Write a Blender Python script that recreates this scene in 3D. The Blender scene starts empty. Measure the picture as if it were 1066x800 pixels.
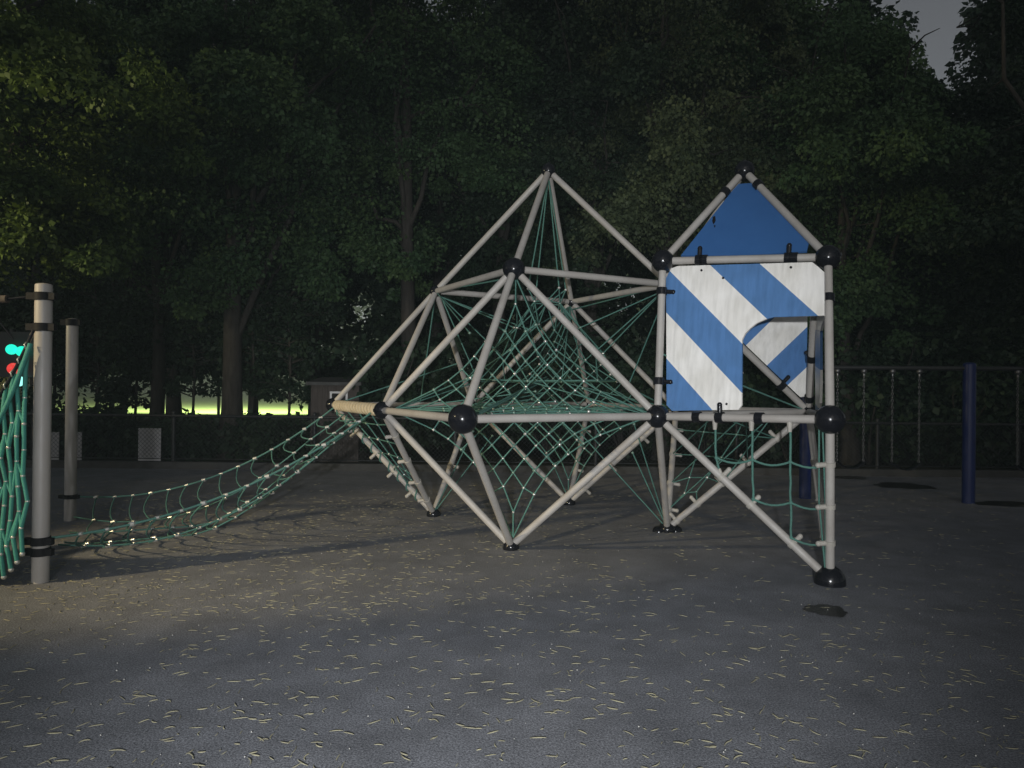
import bpy, math, random
import numpy as np
from mathutils import Vector, Matrix

random.seed(7)
scene = bpy.context.scene
COL = scene.collection
V = Vector

# ------------------------------------------------------------------ camera and frame of reference (metres, eye at x=0 y=0)
S = 1.85                       # length of one frame tube module
FPX, YAW, PITCH, ROLL = 746.0, 2.6409, 0.0024, 0.0105
EYE = V((0, 0, 0.809 * S))
FW = V((0, math.cos(PITCH), math.sin(PITCH)))
RT0 = V((1, 0, 0)); UP0 = RT0.cross(FW)
RT = RT0 * math.cos(ROLL) + UP0 * math.sin(ROLL)
UP = -RT0 * math.sin(ROLL) + UP0 * math.cos(ROLL)

def lat(u, v, z):
    du, dv = u - 4.1111, v + 1.7062
    return V((S * (du * math.sin(YAW) - dv * math.cos(YAW)), S * (du * math.cos(YAW) + dv * math.sin(YAW)), S * z))

def ray(x, y):
    return FW + RT * ((x - 533) / FPX) + UP * ((400 - y) / FPX)

def at(x, y, d):
    return EYE + ray(x, y) * d

def on_ground(x, y):
    r = ray(x, y); return EYE + r * (-EYE.z / r.z)

def on_plane(x, y, p0, n):
    r = ray(x, y); return EYE + r * ((p0 - EYE).dot(n) / r.dot(n))

# ------------------------------------------------------------------ materials
def material(name, color, rough=0.6, spec=0.5, metal=0.0, var=0.0, var_scale=6.0, var_color=None, bump=0.0, bump_scale=80.0,
             stretch=None, emit=None, emit_strength=0.0, coat=0.0, rough_var=0.0):
    m = bpy.data.materials.new(name); m.use_nodes = True
    nt = m.node_tree; b = nt.nodes['Principled BSDF']
    b.inputs['Base Color'].default_value = (*color, 1)
    b.inputs['Roughness'].default_value = rough
    b.inputs['Specular IOR Level'].default_value = spec
    b.inputs['Metallic'].default_value = metal
    b.inputs['Coat Weight'].default_value = coat
    tc = nt.nodes.new('ShaderNodeTexCoord')
    vec = tc.outputs['Object']
    if stretch:
        mp = nt.nodes.new('ShaderNodeMapping'); mp.inputs['Scale'].default_value = stretch
        nt.links.new(vec, mp.inputs['Vector']); vec = mp.outputs['Vector']
    if var > 0:
        n = nt.nodes.new('ShaderNodeTexNoise'); n.inputs['Scale'].default_value = var_scale; n.inputs['Detail'].default_value = 6
        n.inputs['Roughness'].default_value = 0.65
        nt.links.new(vec, n.inputs['Vector'])
        r = nt.nodes.new('ShaderNodeValToRGB'); r.color_ramp.elements[0].position = 0.35; r.color_ramp.elements[1].position = 0.7
        nt.links.new(n.outputs['Fac'], r.inputs['Fac'])
        c2 = var_color or tuple(c * 0.5 for c in color)
        mx = nt.nodes.new('ShaderNodeMix'); mx.data_type = 'RGBA'
        mu = nt.nodes.new('ShaderNodeMath'); mu.operation = 'MULTIPLY'; mu.inputs[1].default_value = var
        nt.links.new(r.outputs['Color'], mu.inputs[0]); nt.links.new(mu.outputs[0], mx.inputs['Factor'])
        mx.inputs['A'].default_value = (*color, 1); mx.inputs['B'].default_value = (*c2, 1)
        nt.links.new(mx.outputs['Result'], b.inputs['Base Color'])
        if rough_var:
            ma = nt.nodes.new('ShaderNodeMath'); ma.operation = 'MULTIPLY_ADD'
            ma.inputs[1].default_value = rough_var; ma.inputs[2].default_value = rough
            nt.links.new(r.outputs['Color'], ma.inputs[0]); nt.links.new(ma.outputs[0], b.inputs['Roughness'])
    if bump > 0:
        n2 = nt.nodes.new('ShaderNodeTexNoise'); n2.inputs['Scale'].default_value = bump_scale; n2.inputs['Detail'].default_value = 4
        nt.links.new(vec, n2.inputs['Vector'])
        bp = nt.nodes.new('ShaderNodeBump'); bp.inputs['Strength'].default_value = bump; bp.inputs['Distance'].default_value = 0.01
        nt.links.new(n2.outputs['Fac'], bp.inputs['Height']); nt.links.new(bp.outputs['Normal'], b.inputs['Normal'])
    if emit:
        b.inputs['Emission Color'].default_value = (*emit, 1); b.inputs['Emission Strength'].default_value = emit_strength
    return m

def striped(name, blue, white, rough=0.3):
    """Painted board: alternating blue and white bands along UV.x, faint vertical weather streaks along UV.y."""
    m = bpy.data.materials.new(name); m.use_nodes = True
    nt = m.node_tree; L = nt.links; b = nt.nodes['Principled BSDF']
    uv = nt.nodes.new('ShaderNodeTexCoord'); sp = nt.nodes.new('ShaderNodeSeparateXYZ'); L.new(uv.outputs['UV'], sp.inputs[0])
    fr = nt.nodes.new('ShaderNodeMath'); fr.operation = 'FRACT'; L.new(sp.outputs['X'], fr.inputs[0])
    lt = nt.nodes.new('ShaderNodeMath'); lt.operation = 'LESS_THAN'; lt.inputs[1].default_value = 0.5; L.new(fr.outputs[0], lt.inputs[0])
    mx = nt.nodes.new('ShaderNodeMix'); mx.data_type = 'RGBA'
    L.new(lt.outputs[0], mx.inputs['Factor'])
    mx.inputs['A'].default_value = (*blue, 1); mx.inputs['B'].default_value = (*white, 1)
    mp = nt.nodes.new('ShaderNodeMapping'); mp.inputs['Scale'].default_value = (26, 26, 1.6); L.new(uv.outputs['Object'], mp.inputs['Vector'])
    n = nt.nodes.new('ShaderNodeTexNoise'); n.inputs['Scale'].default_value = 1.0; n.inputs['Detail'].default_value = 5; L.new(mp.outputs['Vector'], n.inputs['Vector'])
    r = nt.nodes.new('ShaderNodeValToRGB'); r.color_ramp.elements[0].position = 0.38; r.color_ramp.elements[1].position = 0.75
    r.color_ramp.elements[0].color = (1, 1, 1, 1); r.color_ramp.elements[1].color = (0.8, 0.8, 0.79, 1); L.new(n.outputs['Fac'], r.inputs['Fac'])
    n3 = nt.nodes.new('ShaderNodeTexNoise'); n3.inputs['Scale'].default_value = 5.0; n3.inputs['Detail'].default_value = 7; L.new(uv.outputs['Object'], n3.inputs['Vector'])
    r3 = nt.nodes.new('ShaderNodeValToRGB'); r3.color_ramp.elements[0].position = 0.35; r3.color_ramp.elements[1].position = 0.72
    r3.color_ramp.elements[0].color = (1, 1, 1, 1); r3.color_ramp.elements[1].color = (0.86, 0.85, 0.82, 1); L.new(n3.outputs['Fac'], r3.inputs['Fac'])
    mu = nt.nodes.new('ShaderNodeMix'); mu.data_type = 'RGBA'; mu.blend_type = 'MULTIPLY'; mu.inputs['Factor'].default_value = 1
    L.new(mx.outputs['Result'], mu.inputs['A']); L.new(r.outputs['Color'], mu.inputs['B'])
    mu2 = nt.nodes.new('ShaderNodeMix'); mu2.data_type = 'RGBA'; mu2.blend_type = 'MULTIPLY'; mu2.inputs['Factor'].default_value = 1
    L.new(mu.outputs['Result'], mu2.inputs['A']); L.new(r3.outputs['Color'], mu2.inputs['B'])
    L.new(mu2.outputs['Result'], b.inputs['Base Color'])
    mp2 = nt.nodes.new('ShaderNodeMapping'); mp2.inputs['Scale'].default_value = (40, 40, 6); L.new(uv.outputs['Object'], mp2.inputs['Vector'])
    n2 = nt.nodes.new('ShaderNodeTexNoise'); n2.inputs['Scale'].default_value = 1.0; n2.inputs['Detail'].default_value = 3; L.new(mp2.outputs['Vector'], n2.inputs['Vector'])
    bp = nt.nodes.new('ShaderNodeBump'); bp.inputs['Strength'].default_value = 0.3; bp.inputs['Distance'].default_value = 0.004; b.inputs['Specular IOR Level'].default_value = 0.2
    L.new(n2.outputs['Fac'], bp.inputs['Height']); L.new(bp.outputs['Normal'], b.inputs['Normal'])
    b.inputs['Roughness'].default_value = rough
    return m

M = {}
M['tube'] = material('powder_coated_tube', (0.36, 0.343, 0.318), 0.42, 0.4, var=0.55, var_scale=3.5, var_color=(0.23, 0.205, 0.178), bump=0.05, bump_scale=60, rough_var=0.25)
M['post'] = material('grey_post_paint', (0.36, 0.348, 0.33), 0.36, 0.5, var=0.6, var_scale=4, var_color=(0.31, 0.28, 0.24), stretch=(3, 3, 0.7), bump=0.05, rough_var=0.2)
M['black'] = material('black_rubber', (0.0055, 0.006, 0.0085), 0.13, 0.3, var=0.5, var_scale=30, var_color=(0.012, 0.012, 0.014), bump=0.04, bump_scale=90, rough_var=0.12)
M['matte_black'] = material('matte_black_strap', (0.008, 0.008, 0.009), 0.65, 0.15, var=0.5, var_scale=20, var_color=(0.016, 0.016, 0.016))
M['rope'] = material('green_rope', (0.075, 0.19, 0.155), 0.65, 0.3, var=0.6, var_scale=9, var_color=(0.06, 0.125, 0.105), bump=0.6, bump_scale=260)
M['rope_bright'] = material('teal_rope', (0.055, 0.31, 0.255), 0.6, 0.35, var=0.5, var_scale=9, var_color=(0.045, 0.21, 0.175), bump=0.6, bump_scale=260)
M['clip'] = material('aluminium_clip', (0.62, 0.62, 0.58), 0.28, 0.6, metal=0.55, var=0.4, var_scale=20)
M['clip_green'] = material('weathered_clip', (0.16, 0.25, 0.20), 0.4, 0.5, metal=0.3)
M['clamp_grey'] = material('grey_clamp', (0.36, 0.34, 0.30), 0.5, 0.4, var=0.4, var_scale=12)
M['wrap'] = material('cream_rope_wrap', (0.42, 0.36, 0.25), 0.8, 0.2, var=0.5, var_scale=14, var_color=(0.32, 0.25, 0.15), bump=0.6, bump_scale=180)
M['roof_blue'] = material('deep_blue_board', (0.034, 0.112, 0.29), 0.32, 0.3, var=0.4, var_scale=6, var_color=(0.024, 0.082, 0.225), bump=0.05, bump_scale=30)
M['stripe'] = striped('blue_white_paint', (0.090, 0.205, 0.43), (0.80, 0.785, 0.75), 0.2)
M['stripe_in'] = striped('blue_white_paint_inner', (0.085, 0.20, 0.44), (0.82, 0.805, 0.77), 0.3)
M['swing_blue'] = material('blue_post_paint', (0.008, 0.019, 0.10), 0.4, 0.4, var=0.3, var_scale=4)
M['steel'] = material('galvanised_steel', (0.18, 0.18, 0.18), 0.35, 0.5, metal=0.8, var=0.3, var_scale=20)
M['dark_steel'] = material('black_fence_coating', (0.02, 0.021, 0.022), 0.45, 0.4)
M['board'] = material('grey_plastic_board', (0.40, 0.40, 0.41), 0.5, 0.4, var=0.4, var_scale=8)
M['bark'] = material('tree_bark', (0.06, 0.054, 0.048), 0.9, 0.2, var=0.8, var_scale=9, var_color=(0.022, 0.02, 0.018), stretch=(2, 2, 0.35), bump=0.8, bump_scale=14)
M['wood'] = material('weathered_shed_board', (0.10, 0.085, 0.075), 0.8, 0.2, var=0.7, var_scale=5, var_color=(0.05, 0.042, 0.036), stretch=(6, 6, 0.5), bump=0.4, bump_scale=20)
M['roof_felt'] = material('shed_roof_felt', (0.10, 0.10, 0.095), 0.9, 0.2, var=0.6, var_scale=8)
M['white_frame'] = material('white_window_frame', (0.72, 0.72, 0.70), 0.4, 0.4)
M['glass'] = material('dark_window_glass', (0.01, 0.012, 0.015), 0.08, 0.5)
M['wall_tan'] = material('tan_house_wall', (0.55, 0.43, 0.25), 0.85, 0.2, var=0.4, var_scale=3)
M['shingle'] = material('grey_roof_shingle', (0.09, 0.085, 0.08), 0.9, 0.2, var=0.5, var_scale=7)
M['concrete'] = material('kerb_concrete', (0.06, 0.059, 0.057), 0.85, 0.25, var=0.6, var_scale=6, bump=0.4, bump_scale=60)
M['pole'] = material('lamp_pole_paint', (0.05, 0.055, 0.05), 0.5, 0.4)
M['lens'] = material('lit_lamp_lens', (0.8, 0.75, 0.65), 0.3, 0.4, emit=(1, 0.85, 0.6), emit_strength=12)
M['catkin'] = material('dry_catkin', (0.33, 0.31, 0.205), 0.85, 0.15, var=0.85, var_scale=2.9, var_color=(0.22, 0.20, 0.14))
M['pebble'] = material('pale_grit', (0.42, 0.41, 0.38), 0.8, 0.3)
M['green_lens'] = material('glowing_green_lens', (0.02, 0.4, 0.3), 0.2, 0.5, emit=(0.02, 0.9, 0.62), emit_strength=1.1)
M['red_lens'] = material('glowing_red_lens', (0.5, 0.03, 0.03), 0.2, 0.5, emit=(1.0, 0.07, 0.06), emit_strength=0.7)
M['teal_lens'] = material('glowing_teal_lens', (0.1, 0.5, 0.45), 0.2, 0.5, emit=(0.35, 1.0, 0.9), emit_strength=1.3)

def leaf_material(name, c1, c2):
    m = bpy.data.materials.new(name); m.use_nodes = True
    nt = m.node_tree; L = nt.links; b = nt.nodes['Principled BSDF']
    at_ = nt.nodes.new('ShaderNodeAttribute'); at_.attribute_name = 'tone'
    mx = nt.nodes.new('ShaderNodeMix'); mx.data_type = 'RGBA'
    L.new(at_.outputs['Fac'], mx.inputs['Factor']); mx.inputs['A'].default_value = (*c1, 1); mx.inputs['B'].default_value = (*c2, 1)
    L.new(mx.outputs['Result'], b.inputs['Base Color'])
    b.inputs['Roughness'].default_value = 0.55; b.inputs['Specular IOR Level'].default_value = 0.3
    tr = nt.nodes.new('ShaderNodeBsdfTranslucent'); L.new(mx.outputs['Result'], tr.inputs['Color'])
    ms = nt.nodes.new('ShaderNodeMixShader'); ms.inputs['Fac'].default_value = 0.25
    L.new(b.outputs['BSDF'], ms.inputs[1]); L.new(tr.outputs['BSDF'], ms.inputs[2])
    L.new(ms.outputs['Shader'], nt.nodes['Material Output'].inputs['Surface'])
    return m
M['leaf_warm'] = leaf_material('maple_leaf', (0.050, 0.095, 0.024), (0.16, 0.225, 0.052))
M['leaf_mid'] = leaf_material('linden_leaf', (0.040, 0.088, 0.038), (0.115, 0.185, 0.065))
M['leaf_pale'] = leaf_material('drooping_leaf', (0.045, 0.070, 0.036), (0.15, 0.185, 0.085))
M['leaf_dark'] = leaf_material('shade_leaf', (0.018, 0.038, 0.022), (0.048, 0.080, 0.038))

# ------------------------------------------------------------------ mesh building
class Shape:
    def __init__(self):
        self.v = []; self.f = []; self.mi = []; self.sm = []
    def add(self, vs, fs, mi=0, smooth=True):
        o = len(self.v); self.v += [V(p) for p in vs]
        for f in fs:
            self.f.append(tuple(i + o for i in f)); self.mi.append(mi); self.sm.append(smooth)
    def tube(self, pts, r, n=8, mi=0, caps=True, closed=False):
        pts = [V(p) for p in pts]; k = len(pts)
        rs = r if isinstance(r, (list, tuple)) else [r] * k
        vs = []; prev = None
        for i, p in enumerate(pts):
            if closed: t = pts[(i + 1) % k] - pts[i - 1]
            else: t = pts[min(i + 1, k - 1)] - pts[max(i - 1, 0)]
            if t.length < 1e-9: t = V((0, 0, 1))
            t.normalize()
            if prev is None:
                a = V((0, 0, 1)) if abs(t.z) < 0.9 else V((1, 0, 0))
                e1 = t.cross(a).normalized()
            else:
                e1 = (prev - t * prev.dot(t))
                e1 = e1.normalized() if e1.length > 1e-6 else t.orthogonal().normalized()
            prev = e1; e2 = t.cross(e1)
            for j in range(n):
                a = 2 * math.pi * j / n
                vs.append(p + (e1 * math.cos(a) + e2 * math.sin(a)) * rs[i])
        fs = []
        for i in range(k if closed else k - 1):
            i2 = (i + 1) % k
            for j in range(n):
                j2 = (j + 1) % n
                fs.append((i * n + j, i * n + j2, i2 * n + j2, i2 * n + j))
        self.add(vs, fs, mi, True)
        if caps and not closed:
            self.add(vs[:n], [tuple(range(n))[::-1]], mi, False)
            self.add(vs[-n:], [tuple(range(n))], mi, False)
    def ball(self, c, r, n=16, mi=0, squash=1.0, half=False):
        c = V(c); vs = []; fs = []; m = n // 2
        rows = [math.pi * i / m for i in range(m + 1)]
        if half: rows = [math.pi / 2 * i / m for i in range(m + 1)]
        for a in rows:
            for j in range(n):
                b = 2 * math.pi * j / n
                vs.append(c + V((math.sin(a) * math.cos(b) * r, math.sin(a) * math.sin(b) * r, math.cos(a) * r * squash)))
        for i in range(len(rows) - 1):
            for j in range(n):
                j2 = (j + 1) % n
                fs.append((i * n + j, (i + 1) * n + j, (i + 1) * n + j2, i * n + j2))
        self.add(vs, fs, mi, True)
    def knot(self, c, r, mi=0):
        c = V(c); a = random.random() * 3
        d = [V((math.cos(a), math.sin(a), 0)), V((-math.sin(a), math.cos(a), 0)), V((0, 0, 1))]
        vs = [c + d[0] * r, c - d[0] * r, c + d[1] * r, c - d[1] * r, c + d[2] * r, c - d[2] * r]
        self.add(vs, [(0, 2, 4), (2, 1, 4), (1, 3, 4), (3, 0, 4), (2, 0, 5), (1, 2, 5), (3, 1, 5), (0, 3, 5)], mi, True)
    def box(self, c, ex, ey, ez, mi=0):
        """c centre; ex, ey, ez half-extent vectors"""
        c = V(c); ex, ey, ez = V(ex), V(ey), V(ez)
        vs = [c + ex * a + ey * b + ez * d for d in (-1, 1) for b in (-1, 1) for a in (-1, 1)]
        self.add(vs, [(0, 2, 3, 1), (4, 5, 7, 6), (0, 1, 5, 4), (2, 6, 7, 3), (0, 4, 6, 2), (1, 3, 7, 5)], mi, False)
    def slab(self, poly, nrm, th, mi=0):
        n = len(poly); nrm = V(nrm).normalized() * (th / 2)
        vs = [p + nrm for p in poly] + [p - nrm for p in poly]
        fs = [tuple(range(n)), tuple(range(2 * n - 1, n - 1, -1))] + [(i, n + i, n + (i + 1) % n, (i + 1) % n) for i in range(n)]
        self.add(vs, fs, mi, False)
    def build(self, name, mats, parent=None, origin=None, uvfun=None, **props):
        me = bpy.data.meshes.new(name)
        off = V(parent['_base']) if parent is not None and '_base' in parent else V((0, 0, 0))
        pp = parent
        loc = V(origin) if origin is not None else None
        shift = loc if (parent is None and loc is not None) else off
        me.from_pydata([tuple(p - shift) for p in self.v], [], self.f)
        for m in (mats if isinstance(mats, (list, tuple)) else [mats]): me.materials.append(m)
        me.polygons.foreach_set('material_index', self.mi); me.polygons.foreach_set('use_smooth', self.sm)
        if uvfun:
            uv = me.uv_layers.new(name='UVMap')
            for lp in me.loops: uv.data[lp.index].uv = uvfun(me.vertices[lp.vertex_index].co + shift)
        me.update()
        o = bpy.data.objects.new(name, me); COL.objects.link(o)
        if parent is not None:
            o.parent = parent; o['_base'] = tuple(off)
        elif loc is not None: o.location = loc
        for k, val in props.items(): o[k] = val
        return o

def thing(name, base, label, category, group=None):
    o = bpy.data.objects.new(name, None); COL.objects.link(o); o.location = base; o['_base'] = tuple(base)
    o['label'] = label; o['category'] = category
    if group: o['group'] = group
    o.empty_display_size = 0.2
    return o

def copy_thing(root, loc, label):
    r = root.copy(); COL.objects.link(r); r.location = loc; r['label'] = label
    for ch in root.children:
        c = ch.copy(); COL.objects.link(c); c.parent = r
        for g in ch.children:
            d = g.copy(); COL.objects.link(d); d.parent = c
    return r

# ------------------------------------------------------------------ ground
def ground_material():
    m = bpy.data.materials.new('rubber_asphalt'); m.use_nodes = True
    nt = m.node_tree; L = nt.links; b = nt.nodes['Principled BSDF']
    tc = nt.nodes.new('ShaderNodeTexCoord')
    def noise(scale, det, rough=0.6):
        n = nt.nodes.new('ShaderNodeTexNoise'); n.inputs['Scale'].default_value = scale; n.inputs['Detail'].default_value = det
        n.inputs['Roughness'].default_value = rough; L.new(tc.outputs['Object'], n.inputs['Vector']); return n
    def ramp(src, p0, c0, p1, c1):
        r = nt.nodes.new('ShaderNodeValToRGB'); r.color_ramp.elements[0].position = p0; r.color_ramp.elements[1].position = p1
        r.color_ramp.elements[0].color = (*c0, 1); r.color_ramp.elements[1].color = (*c1, 1); L.new(src, r.inputs['Fac']); return r.outputs['Color']
    def mul(a, c):
        x = nt.nodes.new('ShaderNodeMix'); x.data_type = 'RGBA'; x.blend_type = 'MULTIPLY'; x.inputs['Factor'].default_value = 1
        L.new(a, x.inputs['A']); L.new(c, x.inputs['B']); return x.outputs['Result']
    base = ramp(noise(0.5, 6).outputs['Fac'], 0.3, (0.152, 0.158, 0.178), 0.7, (0.196, 0.199, 0.216))
    patch = ramp(noise(2.4, 7, 0.7).outputs['Fac'], 0.3, (0.70, 0.70, 0.70), 0.65, (1.12, 1.12, 1.12))
    grain = ramp(noise(105, 5, 0.8).outputs['Fac'], 0.38, (0.35, 0.35, 0.36), 0.66, (1.9, 1.9, 1.86))
    vo = nt.nodes.new('ShaderNodeTexVoronoi'); vo.inputs['Scale'].default_value = 190; L.new(tc.outputs['Object'], vo.inputs['Vector'])
    col = mul(mul(base, patch), grain)
    L.new(col, b.inputs['Base Color'])
    bp = nt.nodes.new('ShaderNodeBump'); bp.inputs['Strength'].default_value = 0.45; bp.inputs['Distance'].default_value = 0.003
    L.new(vo.outputs['Distance'], bp.inputs['Height'])
    bp2 = nt.nodes.new('ShaderNodeBump'); bp2.inputs['Strength'].default_value = 0.2; bp2.inputs['Distance'].default_value = 0.02
    L.new(noise(3.0, 5).outputs['Fac'], bp2.inputs['Height']); L.new(bp.outputs['Normal'], bp2.inputs['Normal'])
    L.new(bp2.outputs['Normal'], b.inputs['Normal'])
    b.inputs['Roughness'].default_value = 0.75; b.inputs['Specular IOR Level'].default_value = 0.3
    return m

FENCE_Y = 12.7
g = Shape(); g.add([(-60, -40, 0), (60, -40, 0), (60, FENCE_Y - 0.35, 0), (-60, FENCE_Y - 0.35, 0)], [(0, 1, 2, 3)], 0, False)
g.build('playground_ground', ground_material(), kind='structure')
earth = material('leafy_earth', (0.045, 0.040, 0.028), 0.95, 0.15, var=0.8, var_scale=3, var_color=(0.02, 0.024, 0.012), bump=0.8, bump_scale=12)
g = Shape(); g.add([(-60, FENCE_Y - 0.2, 0.02), (60, FENCE_Y - 0.2, 0.02), (60, 29, 0.02), (-60, 29, 0.02)], [(0, 1, 2, 3)], 0, False)
g.build('earth_ground', earth, kind='structure')
lawn = material('mown_lawn', (0.06, 0.10, 0.03), 0.9, 0.2, var=0.8, var_scale=1.2, var_color=(0.09, 0.125, 0.045), bump=0.6, bump_scale=30)
g = Shape(); g.add([(-300, 29, 0.0), (300, 29, 0.0), (300, 600, 0.0), (-300, 600, 0.0)], [(0, 1, 2, 3)], 0, False)
g.build('lawn', lawn, kind='structure')
k = Shape(); k.box((0, FENCE_Y - 0.275, 0.05), (60, 0, 0), (0, 0.075, 0), (0, 0, 0.07)); k.build('kerb', M['concrete'], kind='structure')

# ------------------------------------------------------------------ climbing frame
H1, H2, H3 = 0.6733, 1.3875, 2.0803
ND = {'E': lat(-.5, -.5, H1), 'F': lat(.5, -.5, H1), 'G': lat(1.5, -.5, H1), 'N': lat(-.5, .5, H1), 'M': lat(-.5, 1.5, H1),
      'H': lat(1.5, .5, H1), 'K': lat(.5, 1.5, H1), 'X': lat(1.5, 1.5, H1),
      'A': lat(1, 0, H2), 'B': lat(0, 0, H2), 'C2': lat(1, 1, H2), 'D': lat(0, 1, H2), 'T': lat(.5, .5, H3),
      'P': lat(1, 0, 0.0), 'Q': lat(0, 0, 0.0), 'R': lat(1, 1, 0.0), 'S': lat(0, 1, 0.0)}
ND['W'] = at(864, 437, 2.845 * S); ND['V'] = at(862, 268, 3.10 * S); ND['C'] = at(690, 272, 3.45 * S)
ND['U'] = at(775, 178, 3.6 * S); ND['Y'] = on_ground(864, 608)
for f_ in 'PQRSY': ND[f_].z = 0.03
ND['X'] = at(842, 429, 3.83 * S); ND['V2'] = at(850.5, 268, 3.32 * S); ND['C3'] = at(690, 283, 3.62 * S)
OC = lat(.5, .5, H1)

frame = thing('climbing_frame', (ND['P'].x, ND['P'].y, 0.0),
              'tall rope climbing frame of beige tubes and black balls with a blue and white playhouse', 'climbing frame')
TR = 0.0178 * S
bars = ['TA', 'TB', 'TD', ('T', 'C2'), 'AB', 'BD', ('A', 'C2'), ('D', 'C2'), 'BE', 'BF', 'BN', 'AF', 'AG', 'AH', 'DN', 'DM', 'DK', ('C2', 'K'), ('C', 'C2'),
        'EF', 'FG', 'GH', 'EN', 'NM', 'MK', 'KX', 'HX', 'HW', 'WX', 'FP', 'GP', 'HP', 'EQ', 'FQ', 'NQ', 'NS', 'MS', 'KS', 'HR', 'KR', 'XR', 'HY', 'WY', 'XY',
        'HC', 'CV', 'WV', ('V2', 'X'), ('C3', 'X'), ('V', 'V2'), 'UC', 'UV', ('U', 'C2')]
for b_ in bars:
    a, c = ND[b_[0]], ND[b_[1]]
    d = (c - a).normalized()
    s = Shape(); s.tube([a + d * 0.02, c - d * 0.02], TR, 14)
    s.build('tube', M['tube'], frame)
for n_, r in {'G': .060, 'W': .058, 'H': .055, 'A': .056, 'C': .054, 'V': .053, 'U': .050, 'F': .046, 'E': .044, 'B': .036, 'D': .034, 'T': .043,
              'X': .045, 'K': .04, 'M': .036, 'N': .036, 'C2': .046}.items():
    s = Shape(); s.ball(ND[n_], r * S, 28)
    o = s.build('ball_joint', M['black'], frame)
    # cap screw on the side away from the net
    out = (ND[n_] - OC); out.z *= 0.3; out.normalize()
    if n_ in 'TU': out = V((0, 0, 1))
    s = Shape(); c = ND[n_] + out * (r * S - 0.002); s.tube([c, c + out * 0.008], 0.016, 10); s.build('screw_cap', M['black'], o)
for n_, r in {'P': .040, 'Q': .042, 'R': .048, 'S': .042, 'Y': .062}.items():
    s = Shape(); c = V((ND[n_].x, ND[n_].y, 0.0)); s.ball(c + V((0, 0, 0.02)), r * S, 24, half=True, squash=1.05 if n_ == 'Y' else .9); s.tube([c, c + V((0, 0, 0.022))], r * S * 1.0, 24)
    if n_ == 'R': s.ball(c + V((0.09, 0.02, 0.0)), r * S * 0.8, 20, half=True, squash=0.8); s.ball(c + V((-0.09, -0.01, 0.0)), r * S * 0.75, 20, half=True, squash=0.8)
    s.build('foot', M['black'], frame)

def clamp(a, b, t, mat='black', width=0.055, tab=None, r=None):
    a, b = ND[a], ND[b]; d = (b - a).normalized(); c = a.lerp(b, t)
    rr = r or TR * 1.42
    s = Shape(); s.tube([c - d * width / 2, c + d * width / 2], rr, 14)
    if tab is not None:
        tb = V(tab).normalized(); tb = (tb - d * tb.dot(d)).normalized()
        e = d.cross(tb)
        s.tube([c + tb * rr * 0.6, c + tb * rr * 2.1], 0.02, 10)
        s.ball(c + tb * rr * 2.2, 0.022, 10)
    s.build('clamp', M[mat], frame)
BK = V((0, 1, 0))
for a, b, t, tab in (('H', 'C', .80, RT), ('H', 'C', .22, RT), ('V', 'W', .27, -RT), ('C', 'V', .24, UP), ('C', 'V', .27, -UP), ('C', 'V', .78, UP), ('C', 'V', .81, -UP),
                     ('U', 'C', .25, BK), ('U', 'V', .19, BK), ('C3', 'X', .80, V((1, 0, .6))), ('V2', 'X', .62, BK), ('H', 'W', .26, None), ('H', 'W', .40, UP), ('H', 'W', .63, None), ('V2', 'X', .9, RT)):
    clamp(a, b, t, 'black', 0.062, tab)
for a, b, ts, tab in (('H', 'Y', (.40, .57, .80), V((0, 0, 1))), ('W', 'Y', (.27, .53, .76), -RT), ('X', 'Y', (.35, .6, .8), None), ('X', 'R', (.22, .42, .60, .78, .93), V((-.5, 0, 1))),
                      ('K', 'R', (.2, .42, .66, .86), RT), ('F', 'Q', (.22, .45, .66, .85), -RT), ('E', 'Q', (.25, .45, .62, .8), -RT), ('N', 'Q', (.3, .6), RT), ('M', 'S', (.3, .7), RT),
                      ('K', 'S', (.3, .6, .85), RT)):
    for t in ts: clamp(a, b, t, 'clamp_grey', 0.035, tab, TR * 1.22)

# --- rope wrapping on the bar where the bridge hangs
a, b = ND['F'], ND['E']; d = (b - a).normalized(); e1 = d.cross(V((0, 0, 1))).normalized(); e2 = d.cross(e1)
s = Shape(); pts = []
LN = (b - a).length
for i in range(15 * 14 + 1):
    t = 0.08 + (LN - 0.20) / LN * (i / (15 * 14)) * 0.92; an = 2 * math.pi * i / 14
    pts.append(a + d * (t * LN) + (e1 * math.cos(an) + e2 * math.sin(an)) * (TR + 0.008))
s.tube(pts, 0.025, 6); s.build('rope_wrapping', M['wrap'], frame)
# green rope spiralled down the leg beneath it
a, b = ND['E'], ND['Q']; d = (b - a).normalized(); e1 = d.cross(V((0, 0, 1))).normalized(); e2 = d.cross(e1); LN = (b - a).length
s = Shape(); pts = []
for i in range(121):
    an = 2 * math.pi * i / 13
    pts.append(a + d * (LN * (.06 + .8 * i / 120)) + (e1 * math.cos(an) + e2 * math.sin(an)) * (TR + 0.008))
s.tube(pts, 0.009, 6); s.build('rope_wrapping', M['rope'], frame)

# ------------------------------------------------------------------ panels of the playhouse
def plane_frame(p0, p1, p2):
    n = (p1 - p0).cross(p2 - p0).normalized()
    if n.dot(EYE - p0) < 0: n = -n
    return n
def linear_uv(samples):
    """UV.x as the linear function of position that takes the given values at three points of the plane"""
    (pa, va), (pb, vb), (pc, vc) = samples
    e1, e2 = pb - pa, pc - pa
    a11, a12, a22 = e1.dot(e1), e1.dot(e2), e2.dot(e2)
    det = a11 * a22 - a12 * a12
    w1, w2 = vb - va, vc - va
    k1 = (w1 * a22 - w2 * a12) / det; k2 = (w2 * a11 - w1 * a12) / det
    gr = e1 * k1 + e2 * k2
    return lambda p: (va + gr.dot(p - pa), p.z)

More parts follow.
